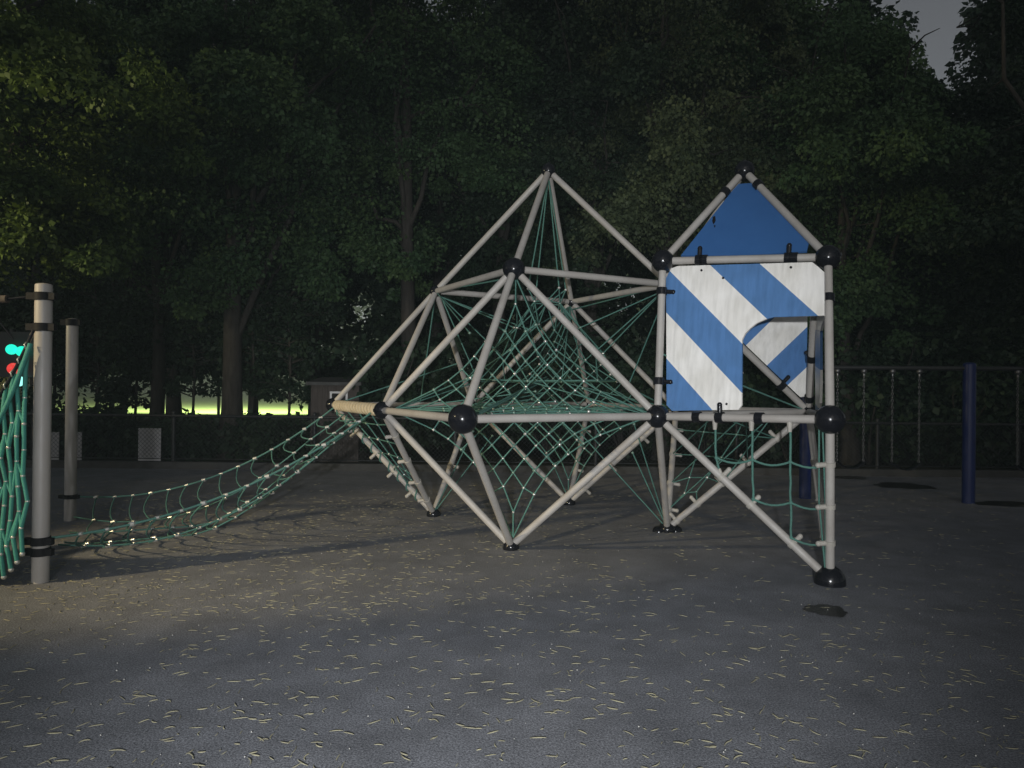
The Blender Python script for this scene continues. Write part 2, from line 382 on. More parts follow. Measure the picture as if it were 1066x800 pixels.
house_n = plane_frame(ND['H'], ND['W'], ND['C'])
ctr = (ND['H'] + ND['W'] + ND['C'] + ND['V']) / 4
p0 = ctr + house_n * 0.0
out = [(694, 290), (699, 280), (706, 277.5), (846, 273.5), (853, 279), (858.5, 284), (858.5, 329), (806, 330.5), (797, 333), (788, 337), (781, 342.5), (776, 348), (773, 354), (772.6, 422), (769, 427), (700, 428), (694.5, 422)]
poly = [on_plane(x, y, p0, house_n) for x, y in out]
ph = lambda x, y: ((x - 690) - (y - 276) / .9) / 106.5
s = Shape(); s.slab(poly, house_n, 0.02)
s.build('front_panel', M['stripe'], frame, uvfun=linear_uv([(on_plane(x, y, p0, house_n), ph(x, y)) for x, y in ((700, 280), (850, 290), (700, 420))]),
        label='square board in diagonal blue and white bands with a doorway cut in its corner')
fp = bpy.data.objects['front_panel']
for bx, by in ((753.5, 290), (731, 282), (824, 279), (700, 399), (757, 421)):
    s = Shape(); q = on_plane(bx, by, p0, house_n); s.tube([q + house_n * .008, q + house_n * .017], .010, 10); s.build('bolt', M['black'], fp)
rn = plane_frame(ND['C'], ND['V'], ND['U'])
out = [(709, 267), (763, 199), (769, 192.5), (784, 191.5), (790, 195), (842, 254), (840, 262.5), (775, 267)]
poly = [on_plane(x, y, ND['C'] - rn * 0.02, rn) for x, y in out]
s = Shape(); s.slab(poly, rn, 0.02); rp = s.build('roof_panel', M['roof_blue'], frame, label='plain dark blue triangular gable board')
s = Shape()
for pl in ([(742, 226), (744.5, 225), (745, 230), (743, 234), (741.5, 231)], [(743, 234.5), (745, 235), (744, 237.5)]):
    s.slab([on_plane(x, y, ND['C'] - rn * 0.009, rn) for x, y in pl], rn, 0.002)
s.build('smudge', M['black'], rp)
dv_ = (ND['X'] - ND['C3']).normalized(); bn = (EYE - ND['X']).normalized(); bn = (bn - dv_ * bn.dot(dv_)).normalized(); q0 = ND['C3'] - bn * 0.045
out = [(775, 318), (840, 318), (840, 408), (838, 412.5), (833, 413.5), (829, 410), (774, 357.5), (765, 345)]
s = Shape(); s.slab([on_plane(x, y, q0, bn) for x, y in out], bn, 0.02)
ph2 = lambda x, y: (x + y * 1.07 - 1159.5) / 88.3
s.build('inner_panel', M['stripe_in'], frame, uvfun=linear_uv([(on_plane(x, y, q0, bn), ph2(x, y)) for x, y in ((780, 330), (838, 330), (835, 410))]),
        label='small board in blue and white bands seen through the doorway')
sn = plane_frame(ND['V'], ND['W'], ND['X']); q1 = ND['W'] + sn * 0.0
out = [(849.5, 318), (861, 318), (861.5, 331), (857, 337), (855, 346), (855.2, 400), (854.5, 420), (853, 427), (850, 427)]
s = Shape(); s.slab([on_plane(x, y, q1, sn) for x, y in out], sn, 0.02)
ph3 = lambda x, y: (y - 383) / 78.0
s.build('side_panel', M['stripe_in'], frame, uvfun=linear_uv([(on_plane(x, y, q1, sn), ph3(x, y)) for x, y in ((850, 330), (860, 330), (851, 420))]))

# ------------------------------------------------------------------ rope nets (force density)
class Net:
    def __init__(self): self.p = []; self.fix = []; self.e = []
    def node(self, p, fix=False): self.p.append(V(p)); self.fix.append(fix); return len(self.p) - 1
    def edge(self, a, b, q=1.0): self.e.append((a, b, q))
    def relax(self, load=0.0):
        n = len(self.p); A = np.zeros((n, n)); B = np.zeros((n, 3))
        for a, b, q in self.e:
            A[a, a] += q; A[b, b] += q; A[a, b] -= q; A[b, a] -= q
        for i in range(n):
            if self.fix[i]: A[i] = 0; A[i, i] = 1; B[i] = self.p[i]
            else: B[i, 2] -= load
        X = np.linalg.solve(A, B); self.p = [V(x) for x in X]
    def shape(self, r=0.0076, clip=0.55, knot=0.021, sag=0.0):
        s = Shape(); deg = {}
        for a, b, q in self.e:
            pa, pb = self.p[a], self.p[b]
            if (pa - pb).length < 1e-4: continue
            if sag:
                m = pa.lerp(pb, .5) - V((0, 0, sag * random.uniform(.3, 1))); s.tube([pa, m, pb], r, 5, caps=False)
            else: s.tube([pa, pb], r, 5, caps=False)
            deg[a] = deg.get(a, 0) + 1; deg[b] = deg.get(b, 0) + 1
        for i, dgr in deg.items():
            if dgr >= 3 and not self.fix[i]:
                s.knot(self.p[i], knot * random.uniform(.75, 1.15), 1 if random.random() < clip else 2)
        return s

def quad_net(c, n=8, cut=2, eq=3.0, iq=1.0, fan=2.0, jitter=0.02):
    """square net hung by its corners c[0..3]; its corners fan out into several ropes"""
    net = Net(); idx = {}
    anc = [net.node(p, True) for p in c]
    for i in range(n + 1):
        for j in range(n + 1):
            if min(i + j, (n - i) + j, (n - i) + (n - j), i + (n - j)) < cut: continue
            u, v = i / n, j / n
            p = c[0].lerp(c[1], u).lerp(c[3].lerp(c[2], u), v)
            idx[i, j] = net.node(p)
    for (i, j), k in idx.items():
        for di, dj in ((1, 0), (0, 1)):
            if (i + di, j + dj) in idx:
                edge = (di and j in (0, n)) or (dj and i in (0, n))
                net.edge(k, idx[i + di, j + dj], (eq if edge else iq) * random.uniform(1 - jitter * 4, 1 + jitter * 4))
        for q, dd in enumerate((i + j, (n - i) + j, (n - i) + (n - j), i + (n - j))):
            if dd == cut: net.edge(k, anc[q], fan)
    net.relax(); return net

ROPES = [M['rope'], M['clip'], M['clip_green']]
def lift(p, dz): return p + V((0, 0, dz * S))
# two upright nets, front and back of the middle
for c in (('A', 'H', 'P', 'F'), ('D', 'N', 'S', 'K')):
    quad_net([ND[x].lerp(OC, .05) for x in c], 9, 2, 5.5, 1.0, 2.0, .01).shape(clip=.4).build('rope_net', ROPES, frame)
# level nets: the walkway layer and the front bay
quad_net([ND[x].lerp(OC, .05) for x in 'FHKN'], 6, 2, 2.4, 1.0, .9).shape(clip=.6).build('rope_net', ROPES, frame)
quad_net([ND['G'].lerp(OC, .04), ND['H'].lerp(OC, .03), lift(OC, .10), ND['F'].lerp(OC, .03)], 6, 2, 2.4, 1.0, .8).shape(clip=.5).build('rope_net', ROPES, frame)
# the hanging cone: four ropes from the top ball, a small ring, then widening rings stayed to the shoulder and waist balls
net = Net(); top = net.node(ND['T'] - V((0, 0, .06)), True)
rings = []
specs = [(1.38, .13, 4), (1.30, .085, 6), (1.15, .20, 8), (1.00, .34, 8), (.84, .47, 8)]
for k_, (z, rad, cnt) in enumerate(specs):
    ring = []
    for m_ in range(cnt):
        an = 2 * math.pi * (m_ + (.5 if k_ % 2 else 0)) / cnt
        rr_ = rad * (1 + .10 * math.cos(4 * an)) if k_ > 2 else rad
        ring.append(net.node(lat(.5 + rr_ * math.cos(an), .5 + rr_ * math.sin(an), z + random.uniform(-.008, .008)), True))
    rings.append(ring)
for i in rings[0]: net.edge(top, i, 1)
def join(r0, r1, k):
    for i in r0:
        for j in sorted(r1, key=lambda j: (net.p[j] - net.p[i]).length)[:k]: net.edge(i, j)
for q_ in range(len(rings) - 1): join(rings[q_], rings[q_ + 1], 2 if q_ != 1 else 3)
for k_ in (1, 4):
    c = len(rings[k_])
    for i in range(c): net.edge(rings[k_][i], rings[k_][(i + 1) % c])
for nm in ('A', 'B', 'C2', 'D'):
    an_ = net.node(ND[nm].lerp(OC, .05), True)
    for k_, m_ in (((2, 2),) if nm == 'A' else ((2, 2), (3, 2)) if nm == 'C2' else ((2, 2), (3, 1), (4, 1))):
        for i in sorted(rings[k_], key=lambda i: (net.p[i] - ND[nm]).length)[:m_]: net.edge(an_, i)
for nm in 'FHKN':
    an_ = net.node(ND[nm].lerp(OC, .05), True)
    for k_, m_ in ((4, 2),):
        for i in sorted(rings[k_], key=lambda i: (net.p[i] - ND[nm]).length)[:m_]: net.edge(an_, i)
sh = net.shape(clip=.45)
for i in sum(rings, []): sh.knot(net.p[i], .022, 1 if random.random() < .5 else 2)
sh.build('rope_net', ROPES, frame)
# small net between the two left legs
net = Net(); L1 = [net.node(ND['E'].lerp(ND['Q'], t), True) for t in (.12, .3, .46, .62, .78)]; R1 = [net.node(ND['F'].lerp(ND['Q'], t), True) for t in (.12, .3, .46, .62, .78)]
tops = [net.node(ND['E'].lerp(ND['F'], t), True) for t in (.25, .5, .75)]
rows = []
for r_ in range(5):
    w = [net.node(net.p[L1[r_]].lerp(net.p[R1[r_]], t)) for t in (.25, .5, .75)]
    ch = [L1[r_]] + w + [R1[r_]]
    for a, b in zip(ch, ch[1:]): net.edge(a, b, 1)
    rows.append(w)
for i in range(3):
    net.edge(tops[i], rows[0][i], 1)
    for r_ in range(4): net.edge(rows[r_][i], rows[r_ + 1][i], 1)
net.relax(0.004); net.shape(clip=.6, knot=.022).build('rope_net', ROPES, frame)
# net under the playhouse floor: three drop ropes and three slack rungs
s = Shape()
hb = lambda t: ND['H'].lerp(ND['W'], t); post = lambda t: ND['W'].lerp(ND['Y'], t); dia = lambda t: ND['H'].lerp(ND['Y'], t)
drops = [(.37, 1), (.585, 2), (.795, 3)]
lev = [.27, .53, .76]
def hp(t, l):   # point of the plane H-W-Y below the bar at t, level l
    return hb(t) + (post(l) - ND['W'])
for t, k_ in drops:
    pts = [hb(t)] + [hp(t, l) for l in lev[:k_]]
    for i in range(len(pts) - 1):
        q = [pts[i].lerp(pts[i + 1], x / 4) + V((random.uniform(-.006, .006), 0, 0)) * (0 < x < 4) for x in range(5)]
        s.tube(q, 0.0095, 6)
    for l in lev[:k_]: s.ball(hp(t, l), .017, 8, 0)
    s.tube([hb(t) + V((0, 0, .0)), hb(t) - V((0, 0, .10))], [.026, .016], 10, 1)
for k_, l in enumerate(lev):
    chain = [dia((.40, .57, .80)[k_])] + [hp(t, l) for t, kk in drops if kk > k_] + [post(l)]
    for a, b in zip(chain, chain[1:]):
        sg = .035 if a is not chain[0] else .012
        s.tube([a.lerp(b, x / 6) - V((0, 0, sg * math.sin(math.pi * x / 6))) for x in range(7)], .0095, 6)
    s.tube([chain[0], chain[0].lerp(chain[1], .45)], [.02, .013], 8, 1)
    s.tube([chain[-1], chain[-1].lerp(chain[-2], .25)], [.02, .012], 8, 1)
for x in (.012, -.012): s.tube([post(.03) + V((-.055 + x, .03, 0)), post(.5) + V((-.05 + x * 2, .02, 0)), post(.97) + V((-.03, .01, 0))], .007, 6)
s.build('rope_net', [M['rope'], M['clamp_grey']], frame)
net = Net(); a1 = [net.node(ND['X'].lerp(ND['R'], t), True) for t in (.22, .42, .6, .78)]; b1 = [net.node(ND['K'].lerp(ND['R'], t), True) for t in (.2, .42, .66, .86)]
tp = [net.node(ND['K'].lerp(ND['X'], t), True) for t in (.3, .6)]; pv = tp
for i in range(4):
    cur = [net.node(net.p[b1[i]].lerp(net.p[a1[i]], t)) for t in (.33, .66)]
    for p_, q_ in zip([b1[i]] + cur, cur + [a1[i]]): net.edge(p_, q_, 1)
    for p_, q_ in zip(pv, cur): net.edge(p_, q_, 1)
    pv = cur
hx = [net.node(ND['H'].lerp(ND['X'], t), True) for t in (.35, .55, .75)]
for i, h_ in enumerate(hx): net.edge(h_, a1[min(i, 3)], 1); net.edge(h_, b1[min(i + 1, 3)], 1)
net.relax(.01); net.shape(r=.007, clip=.6).build('rope_net', ROPES, frame)
# single stays
s = Shape()
for a, b in ((ND['E'], ND['B'].lerp(ND['N'], .6)), (ND['B'], ND['A'].lerp(ND['B'], .1) - V((0, 0, .07))), (ND['C2'], ND['D'] - V((0, 0, .1))), (ND['X'], ND['C'].lerp(ND['H'], .6)),
             (ND['G'].lerp(OC, .04), OC + V((0, 0, .35))), (ND['G'].lerp(OC, .045) + V((.02, 0, 0)), OC + V((.02, 0, .33))), (ND['B'], ND['E'].lerp(ND['N'], .6))):
    s.tube([a, b], .0085, 6)
for a, ends in (('B', ((.75, -.12, 1.08),)), ('C2', ((1.28, .5, .82),)),
                ('R', ((.85, .5, .56), (1.0, .75, .45), (1.2, .6, .62))), ('Q', ((.45, .05, .55), (.2, .3, .5))), ('F', ((.8, .25, .78),)), ('H', ((1.1, .35, .8),))):
    for e in ends: s.tube([ND[a].lerp(lat(*e), .03), lat(*e)], .0068, 6); s.knot(lat(*e), .02, 1)
s.build('stay_rope', [M['rope'], M['clip_green']], frame)

# ------------------------------------------------------------------ rope bridge and its posts
def post_thing(x, y, h, label, collars, cap):
    t = thing('grey_post', (x, y, 0), label, 'post', 'grey posts of the rope bridge')
    s = Shape(); r = .0315 * S
    s.tube([(x, y, 0), (x, y, h)], r, 32); s.build('post_shaft', M['post'], t)
    s = Shape(); s.ball((x, y, h), r * .98, 24, half=True, squash=.25); s.build('post_cap', M['post'], t)
    for z, w in collars:
        s = Shape(); s.tube([(x, y, z - w / 2), (x, y, z + w / 2)], r * 1.14, 32)
        s.box((x - r * 1.25, y - .02, z), (.035, 0, 0), (0, .02, 0), (0, 0, w * .42)); s.box((x + r * 1.25, y - .02, z), (.03, 0, 0), (0, .02, 0), (0, 0, w * .42))
        s.build('collar', M['matte_black'], t)
    return t
p1 = on_ground(42, 606); p2 = on_ground(73, 542)
zof = lambda y, d: at(42 if d < 6.5 else 73, y, d).z
post_thing(p1.x, p1.y, zof(297, p1.y), 'thick grey post with black collars beside the hanging green net, taller in view',
           [(zof(309, p1.y), .06), (zof(341, p1.y), .06), (zof(563, p1.y), .06), (zof(574, p1.y), .06)], True)
post_thing(p2.x, p2.y, zof(333, p2.y), 'slim grey post with one dark top collar at the far corner of the rope bridge', [(zof(336, p2.y), .07), (zof(517, p2.y), .045)], True)
p3 = V((p1.x - 2.25, p1.y - .45, 0))
post_thing(p3.x, p3.y, 2.24, 'grey post at the near end of the hanging green net', [(2.1, .06), (1.85, .06), (.2, .06)], True)

NR, NC = 16, 6
near0 = V((p1.x + .08, p1.y, zof(560, p1.y))); far0 = V((p2.x + .08, p2.y, zof(517, p2.y)))
near1 = ND['F'].lerp(ND['E'], .12); far1 = ND['E'].lerp(ND['F'], .1)
s = Shape(); grid = {}
for i in range(NR):
    t = i / (NR - 1)
    na = near0.lerp(near1, t); fa = far0.lerp(far1, t)
    na.z -= 4 * t * (1 - t) * .17 * S * .72; fa.z -= 4 * t * (1 - t) * .17 * S
    for j in range(NC):
        w = j / (NC - 1); p = na.lerp(fa, w)
        p.z -= 4 * w * (1 - w) * (.10 + .135 * math.sin(math.pi * min(1, t * 1.1 + .05))) * S * (1 - .15 * t)
        p.z = max(p.z, .05)
        grid[i, j] = p
for i in range(NR):
    for j in range(NC):
        edge = j in (0, NC - 1)
        if i < NR - 1: s.tube([grid[i, j], grid[i + 1, j]], .0105 if edge else .008, 6, caps=False)
        if j < NC - 1 and i > 0:
            bl = random.uniform(.02, .10); s.tube([grid[i, j].lerp(grid[i, j + 1], x / 5) + V((-bl * math.sin(math.pi * x / 5), 0, -.03 * math.sin(math.pi * x / 5))) for x in range(6)], .0075, 6, caps=False)
        if 0 < i < NR - 1: s.tube([grid[i, j] - V((.02, 0, .004)), grid[i, j] + V((.02, 0, .006))], .014 if (i + j) % 3 else .021, 7, 1)
BRIDGE_LABEL = 'sagging green rope net bridge between two grey posts and the beige climbing frame'
br = s.build('rope_bridge', [M['rope'], M['clip']], origin=(near0.x, near0.y, 0), label=BRIDGE_LABEL, category='rope bridge')

# hanging net from the thick post towards the near post (mostly out of the picture)
s = Shape()
top_a = V((p1.x + .0, p1.y - .11, zof(345, p1.y))); top_b = V((p3.x + .1, p3.y + .05, 1.9))
NS = 48
def top_pt(t):
    p = top_a.lerp(top_b, t); p.z -= .98 * (1 - abs(1 - 2 * t) ** 3); return p
tp = [top_pt(i / 40) for i in range(41)]
s.tube(tp, .013, 8, 3)
tp2 = [top_a.lerp(top_b, i / 40) + V((0, -.03, -.10 - 1.22 * (1 - abs(1 - 2 * i / 40) ** 3))) for i in range(41)]
s.tube(tp2, .017, 8, 0)
prev = None
for i in range(1, NS):
    t = i / NS; a = top_pt(t); base = top_a.lerp(top_b, t); zb = max(.04 + .02 * math.sin(i * 1.7), .30 - 4 * t * (1 - t) * .75)
    pts = []
    for k_ in range(9):
        z = a.z + (zb - a.z) * k_ / 8
        pts.append(V((base.x + .012 * math.sin(k_ * 2.2 + i), base.y + .014 * math.sin(k_ * 1.3 + i * .5) - .022 * (k_ % 2), z)))
    s.tube(pts, .0155, 6, 0)
    s.tube([a + V((0, .02, -.02)), a + V((0, .03, .015)), a + V((0, 0, .03)), a + V((0, -.025, .01)), a + V((0, -.01, -.02))], .005, 5, 1)
    for k_ in (2, 3, 4, 5, 6, 7):
        s.ball(pts[k_], .017, 8, 1)
    s.ball(pts[8], .02, 8, 1)
    if prev:
        for k_ in (2, 4, 6):
            kk = k_ + (1 if i % 2 else 0); s.tube([prev[k_ + (0 if i % 2 else 1)], pts[kk]], .0105, 6, 0)
    prev = pts
s.build('hanging_net', [M['rope_bright'], M['clip'], M['clip_green'], M['black']], origin=(p1.x - 1, p1.y - .5, 0), label='upright teal rope net hanging from a sagging cord beside the thick grey post', category='climbing net')
# grey beam with a loose cord leaving the thick post
s = Shape(); zz = zof(312, p1.y)
s.tube([(p1.x - .10, p1.y, zz + .02), (p1.x - .27, p1.y, zz)], .012, 8, 1); s.tube([(p1.x - .27, p1.y, zz), (p1.x - 2.6, p1.y + .1, zz - .1)], .03, 14, 0)
s.tube([(p1.x - .34, p1.y - .02, zz), (p1.x - .30, p1.y - .03, zz - .18), (p1.x - .2, p1.y - .03, zz - .3)], .006, 6, 1)
s.build('cross_beam', [M['wood'], M['black']], origin=(p1.x - 1.2, p1.y, zz), label='grey beam strung level with the top of the thick post', category='beam')

# ------------------------------------------------------------------ swings
sw_a = on_ground(838, 519); sw_b = on_ground(1008, 524); zb = EYE.z + (402 - 379) / FPX * sw_b.y
sd = (sw_b - sw_a).normalized()
sw_c = sw_b + sd * (sw_b - sw_a).length
t = thing('swing_set', (sw_a.x, sw_a.y, 0), 'low blue post swing frame with a thin dark top beam near the trees', 'swing set')
for p in (sw_a, sw_b, sw_c):
    s = Shape(); s.tube([(p.x, p.y, 0), (p.x, p.y, zb + .05)], .078, 20); s.ball((p.x, p.y, zb + .05), .078, 16, half=True, squash=.4); s.build('post', M['swing_blue'], t)
for a, b in ((sw_a, sw_b), (sw_b, sw_c)):
    s = Shape(); s.tube([(a.x, a.y, zb), (b.x, b.y, zb)], .03, 12); s.build('beam', M['dark_steel'], t)
def make_swing(p, w, label):
    t = thing('swing', (p.x, p.y, 0), label, 'swing', 'swings hanging from the blue frame')
    hz = .52
    for sgn in (-1, 1):
        c = p + sd * (w / 2 * sgn); s = Shape()
        n = 26
        for i in range(n):
            z0 = zb - .10 - (zb - .10 - hz) * i / n; z1 = zb - .10 - (zb - .10 - hz) * (i + 1.15) / n
            e = V((.011, 0, 0)) if i % 2 else V((0, .011, 0)); cm = V((c.x, c.y, 0))
            s.tube([cm + V((0, 0, z0)) , cm + e + V((0, 0, z0 * .75 + z1 * .25)), cm + e + V((0, 0, z0 * .25 + z1 * .75)), cm + V((0, 0, z1)), cm - e + V((0, 0, z0 * .25 + z1 * .75)), cm - e + V((0, 0, z0 * .75 + z1 * .25))], .0045, 5, closed=True)
        o = s.build('chain', M['steel'], t)
        s = Shape(); s.ball((c.x, c.y, zb - .045), .04, 12); s.tube([(c.x, c.y, zb - .02), (c.x, c.y, zb - .11)], .016, 8); s.build('hanger', M['steel'], o)
    s = Shape(); n = 10; vs = []
    for i in range(n + 1):
        u = i / n * 2 - 1; c = p + sd * (w / 2 * u); z = hz - .09 * (1 - u * u)
        for y, dz in ((-.07, 0), (.07, 0), (.07, -.012), (-.07, -.012)): vs.append((c.x, c.y + y, z + dz))
    fs = []
    for i in range(n):
        for j in range(4): fs.append((i * 4 + j, i * 4 + (j + 1) % 4, i * 4 + 4 + (j + 1) % 4, i * 4 + 4 + j))
    s.add(vs, fs); s.build('seat', M['black'], t)
    return t
def sw_at(x):   # point of the beam line seen at column x
    r = (x - 533) / FPX
    tt = (r * sw_a.y - sw_a.x) / ((sw_b.x - sw_a.x) - r * (sw_b.y - sw_a.y))
    q = sw_a.lerp(sw_b, tt); q.z = 0; return q
wv = (sw_at(957) - sw_at(929)).length
sw0 = make_swing(sw_at(943), wv, 'chain swing hanging midway between the two blue posts')
copy_thing(sw0, sw_at(885.5), 'chain swing hanging just behind the playhouse corner post')
copy_thing(sw0, sw_at(1074), 'chain swing hanging beyond the blue post at the picture edge')

# dark worn wet patches in the surfacing
wet = material('damp_worn_rubber', (0.012, 0.012, 0.013), 0.35, 0.5, var=0.6, var_scale=14, var_color=(0.035, 0.034, 0.033), bump=0.5, bump_scale=50)
def patch(x, y, w, d, label):
    c = on_ground(x, y); s = Shape(); n = 40
    rim = []
    ph_ = random.random() * 6
    for i in range(n):
        a = 2 * math.pi * i / n; k_ = 1 + .10 * math.sin(3 * a + ph_) + .07 * math.sin(7 * a + ph_ * 2) + .05 * math.sin(13 * a)
        rim.append((c.x + w / 2 * k_ * math.cos(a), c.y + d / 2 * k_ * math.sin(a), .004))
    s.add(rim, [tuple(range(n))], 0, False)
    s.build('wet_patch', wet, origin=(c.x, c.y, 0.0), label=label, category='puddle', group='dark damp patches on the ground')
patch(860, 636, .27, .26, 'small dark damp patch on the ground in front of the playhouse corner foot')
patch(940, 506, .85, .75, 'long dark damp patch on the ground under the middle swing')
patch(880, 497, .70, .55, 'dark damp patch on the ground under the swing behind the playhouse')
patch(1048, 525, .80, .45, 'dark damp patch on the ground beside the foot of the blue post')

# ------------------------------------------------------------------ litter
def litter():
    vs = []; fs = []
    rng = random.Random(3)
    def dens(x, y):
        d = .30
        if 4.6 < y < 9.5: d = 1.0 if x < -.6 else (.6 if x < .8 else .24)
        if y < 4.6: d = .36
        if x > 2.2: d *= .8
        return d
    cnt = 0
    while cnt < 5400:
        y = 2.2 + 8.6 * rng.random() ** 1.25; x = rng.uniform(-.80, .80) * y
        if cnt and rng.random() < .16: x, y = lx + rng.gauss(0, .09), ly + rng.gauss(0, .09)
        elif rng.random() > dens(x, y) * min(1.0, y / 6 + .3): continue
        lx, ly = x, y
        cnt += 1
        ln = rng.uniform(.018, .072); w = rng.uniform(.0015, .0029); a = rng.gauss(.2, 1.0); cv = rng.gauss(0, .8)
        px_, py_ = x, y; ring0 = len(vs)
        for k_ in range(5):
            t = k_ / 4; ww = w * (1 - .6 * abs(2 * t - 1) ** 2)
            aa = a + cv * (t - .5); nx, ny = -math.sin(aa), math.cos(aa)
            z = .003 + ww * .6
            vs.append((px_ + nx * ww, py_ + ny * ww, .003)); vs.append((px_, py_, z + ww)); vs.append((px_ - nx * ww, py_ - ny * ww, .003))
            px_ += math.cos(aa) * ln / 4; py_ += math.sin(aa) * ln / 4
        for k_ in range(4):
            o = ring0 + k_ * 3
            fs.append((o, o + 1, o + 4, o + 3)); fs.append((o + 1, o + 2, o + 5, o + 4))
    s = Shape(); s.add(vs, fs, 0, True); s.build('catkin_litter', M['catkin'], kind='stuff')
    s = Shape()
    for i in range(420):
        y = 2.2 + 8 * rng.random() ** 1.2; x = rng.uniform(-.8, .8) * y
        s.knot((x, y, .004), rng.uniform(.002, .0048))
    s.build('pale_grit', M['pebble'], kind='stuff')
litter()

# ------------------------------------------------------------------ fence along the back
FZ = EYE.z + (402 - 437) / FPX * FENCE_Y
t = thing('chain_link_fence', (0, FENCE_Y, 0), 'long black chain link fence along the back of the playground', 'fence')
X0, X1 = -16.0, 14.0
s = Shape(); s.tube([(X0, FENCE_Y, FZ), (X1, FENCE_Y, FZ)], .026, 10); s.build('top_rail', M['dark_steel'], t)
s = Shape(); s.tube([(X0, FENCE_Y, .14), (X1, FENCE_Y, .14)], .012, 6); s.build('bottom_wire', M['dark_steel'], t)
x = X0
while x <= X1 + .01:
    s = Shape(); s.tube([(x, FENCE_Y + .03, 0), (x, FENCE_Y + .03, FZ + .05)], .035, 10); s.ball((x, FENCE_Y + .03, FZ + .05), .04, 10); s.build('fence_post', M['dark_steel'], t)
    x += 2.5
s = Shape(); hgt = FZ - .14; st = .075
x = X0 - hgt
while x < X1:
    for sg in (1, -1):
        a = (x, FENCE_Y - .028, .14) if sg > 0 else (x, FENCE_Y - .03, FZ); b = (x + hgt, FENCE_Y - .028, FZ) if sg > 0 else (x + hgt, FENCE_Y - .03, .14)
        s.tube([a, b], .0032, 3, caps=False)
    x += st
s.build('wire_mesh', M['dark_steel'], t)
def board(x, y0, y1, w, label):
    c = at(x, (y0 + y1) / 2, FENCE_Y + .02); h = (y1 - y0) / FPX * FENCE_Y
    s = Shape(); s.box((c.x, FENCE_Y + .0, c.z), (w / 2, 0, 0), (0, .008, 0), (0, 0, h / 2)); s.build('grey_board', M['board'], origin=(c.x, FENCE_Y, c.z - h / 2), label=label, category='board', group='grey boards on the fence')
board(156.5, 446, 483, .40, 'pale grey board fixed behind the wire mesh of the fence, clear of both posts')
board(58, 450, 484, .15, 'narrow grey board on the fence seen between the two grey posts')
board(83, 450, 482, .10, 'narrow grey board on the fence just past the slim grey post')

# shed behind the fence
sy = FENCE_Y + .9
xl, xr = at(324, 440, sy).x, at(373, 440, sy).x; zt = EYE.z + (402 - 401) / FPX * sy
t = thing('garden_shed', ((xl + xr) / 2, sy + .4, 0), 'small brown timber shed with a white framed window behind the fence', 'shed')
s = Shape(); s.box(((xl + xr) / 2, sy + .45, zt / 2), ((xr - xl) / 2, 0, 0), (0, .45, 0), (0, 0, zt / 2))
nb = 9
for i in range(nb + 1):
    x = xl + (xr - xl) * i / nb; s.box((x, sy - .006, zt / 2), (.009, 0, 0), (0, .006, 0), (0, 0, zt / 2 - .01))
s.build('wall', M['wood'], t)
s = Shape(); s.box(((xl + xr) / 2, sy + .43, zt + .035), ((xr - xl) / 2 + .07, 0, 0), (0, .56, .05), (0, -.002, .03)); s.build('roof', M['roof_felt'], t)
wc = at(353, 417, sy); s = Shape(); ww, wh = .15, .15
for dx, dz, ex, ez in ((0, wh, ww + .02, .018), (0, -wh, ww + .02, .018), (ww, 0, .018, wh - .018), (-ww, 0, .018, wh - .018)):
    s.box((wc.x + dx, sy - .022, wc.z + dz), (ex, 0, 0), (0, .012, 0), (0, 0, ez))
w_ = s.build('window', M['white_frame'], t)
s = Shape(); s.box((wc.x, sy - .016, wc.z), (ww - .02, 0, 0), (0, .003, 0), (0, 0, wh - .02)); s.build('pane', M['glass'], w_)

# tan house far behind at the left
hx1 = -21.7; hy = 25.0
t = thing('tan_house', (hx1 - 4, hy + 3, 0), 'tan house wall lit by a lamp beyond the trees', 'house')
s = Shape(); s.box((hx1 - 4, hy + 3, 2.3), (4, 0, 0), (0, 3, 0), (0, 0, 2.3)); s.build('wall', M['wall_tan'], t)
s = Shape(); zr = 4.6
s.add([(hx1 + .4, hy - .4, zr), (hx1 + .4, hy + 6.4, zr), (hx1 - 8.4, hy + 6.4, zr), (hx1 - 8.4, hy - .4, zr), (hx1 + .4, hy + 3, zr + 2), (hx1 - 8.4, hy + 3, zr + 2)],
      [(0, 4, 5, 3), (1, 2, 5, 4), (0, 1, 4), (2, 3, 5), (0, 3, 2, 1)], 0, False); s.build('roof', M['shingle'], t)
for cx in (hx1 - 1.6, hx1 - 5.5):
    s = Shape()
    for dx, dz, ex, ez in ((0, .7, .6, .06), (0, -.7, .6, .06), (.54, 0, .06, .64), (-.54, 0, .06, .64)): s.box((cx + dx, hy - .03, 1.7 + dz), (ex, 0, 0), (0, .03, 0), (0, 0, ez))
    w_ = s.build('window', M['white_frame'], t); s = Shape(); s.box((cx, hy - .012, 1.7), (.48, 0, 0), (0, .01, 0), (0, 0, .64)); s.build('pane', M['glass'], w_)

# coloured lamps glowing beyond the hanging net
def signal(x, y, d, r, mat, label):
    c = at(x, y, d); s = Shape(); s.ball(c, r, 18); s.build('coloured_lamp', M[mat], origin=c, label=label, category='lamp', group='coloured lamps glowing behind the hanging net')
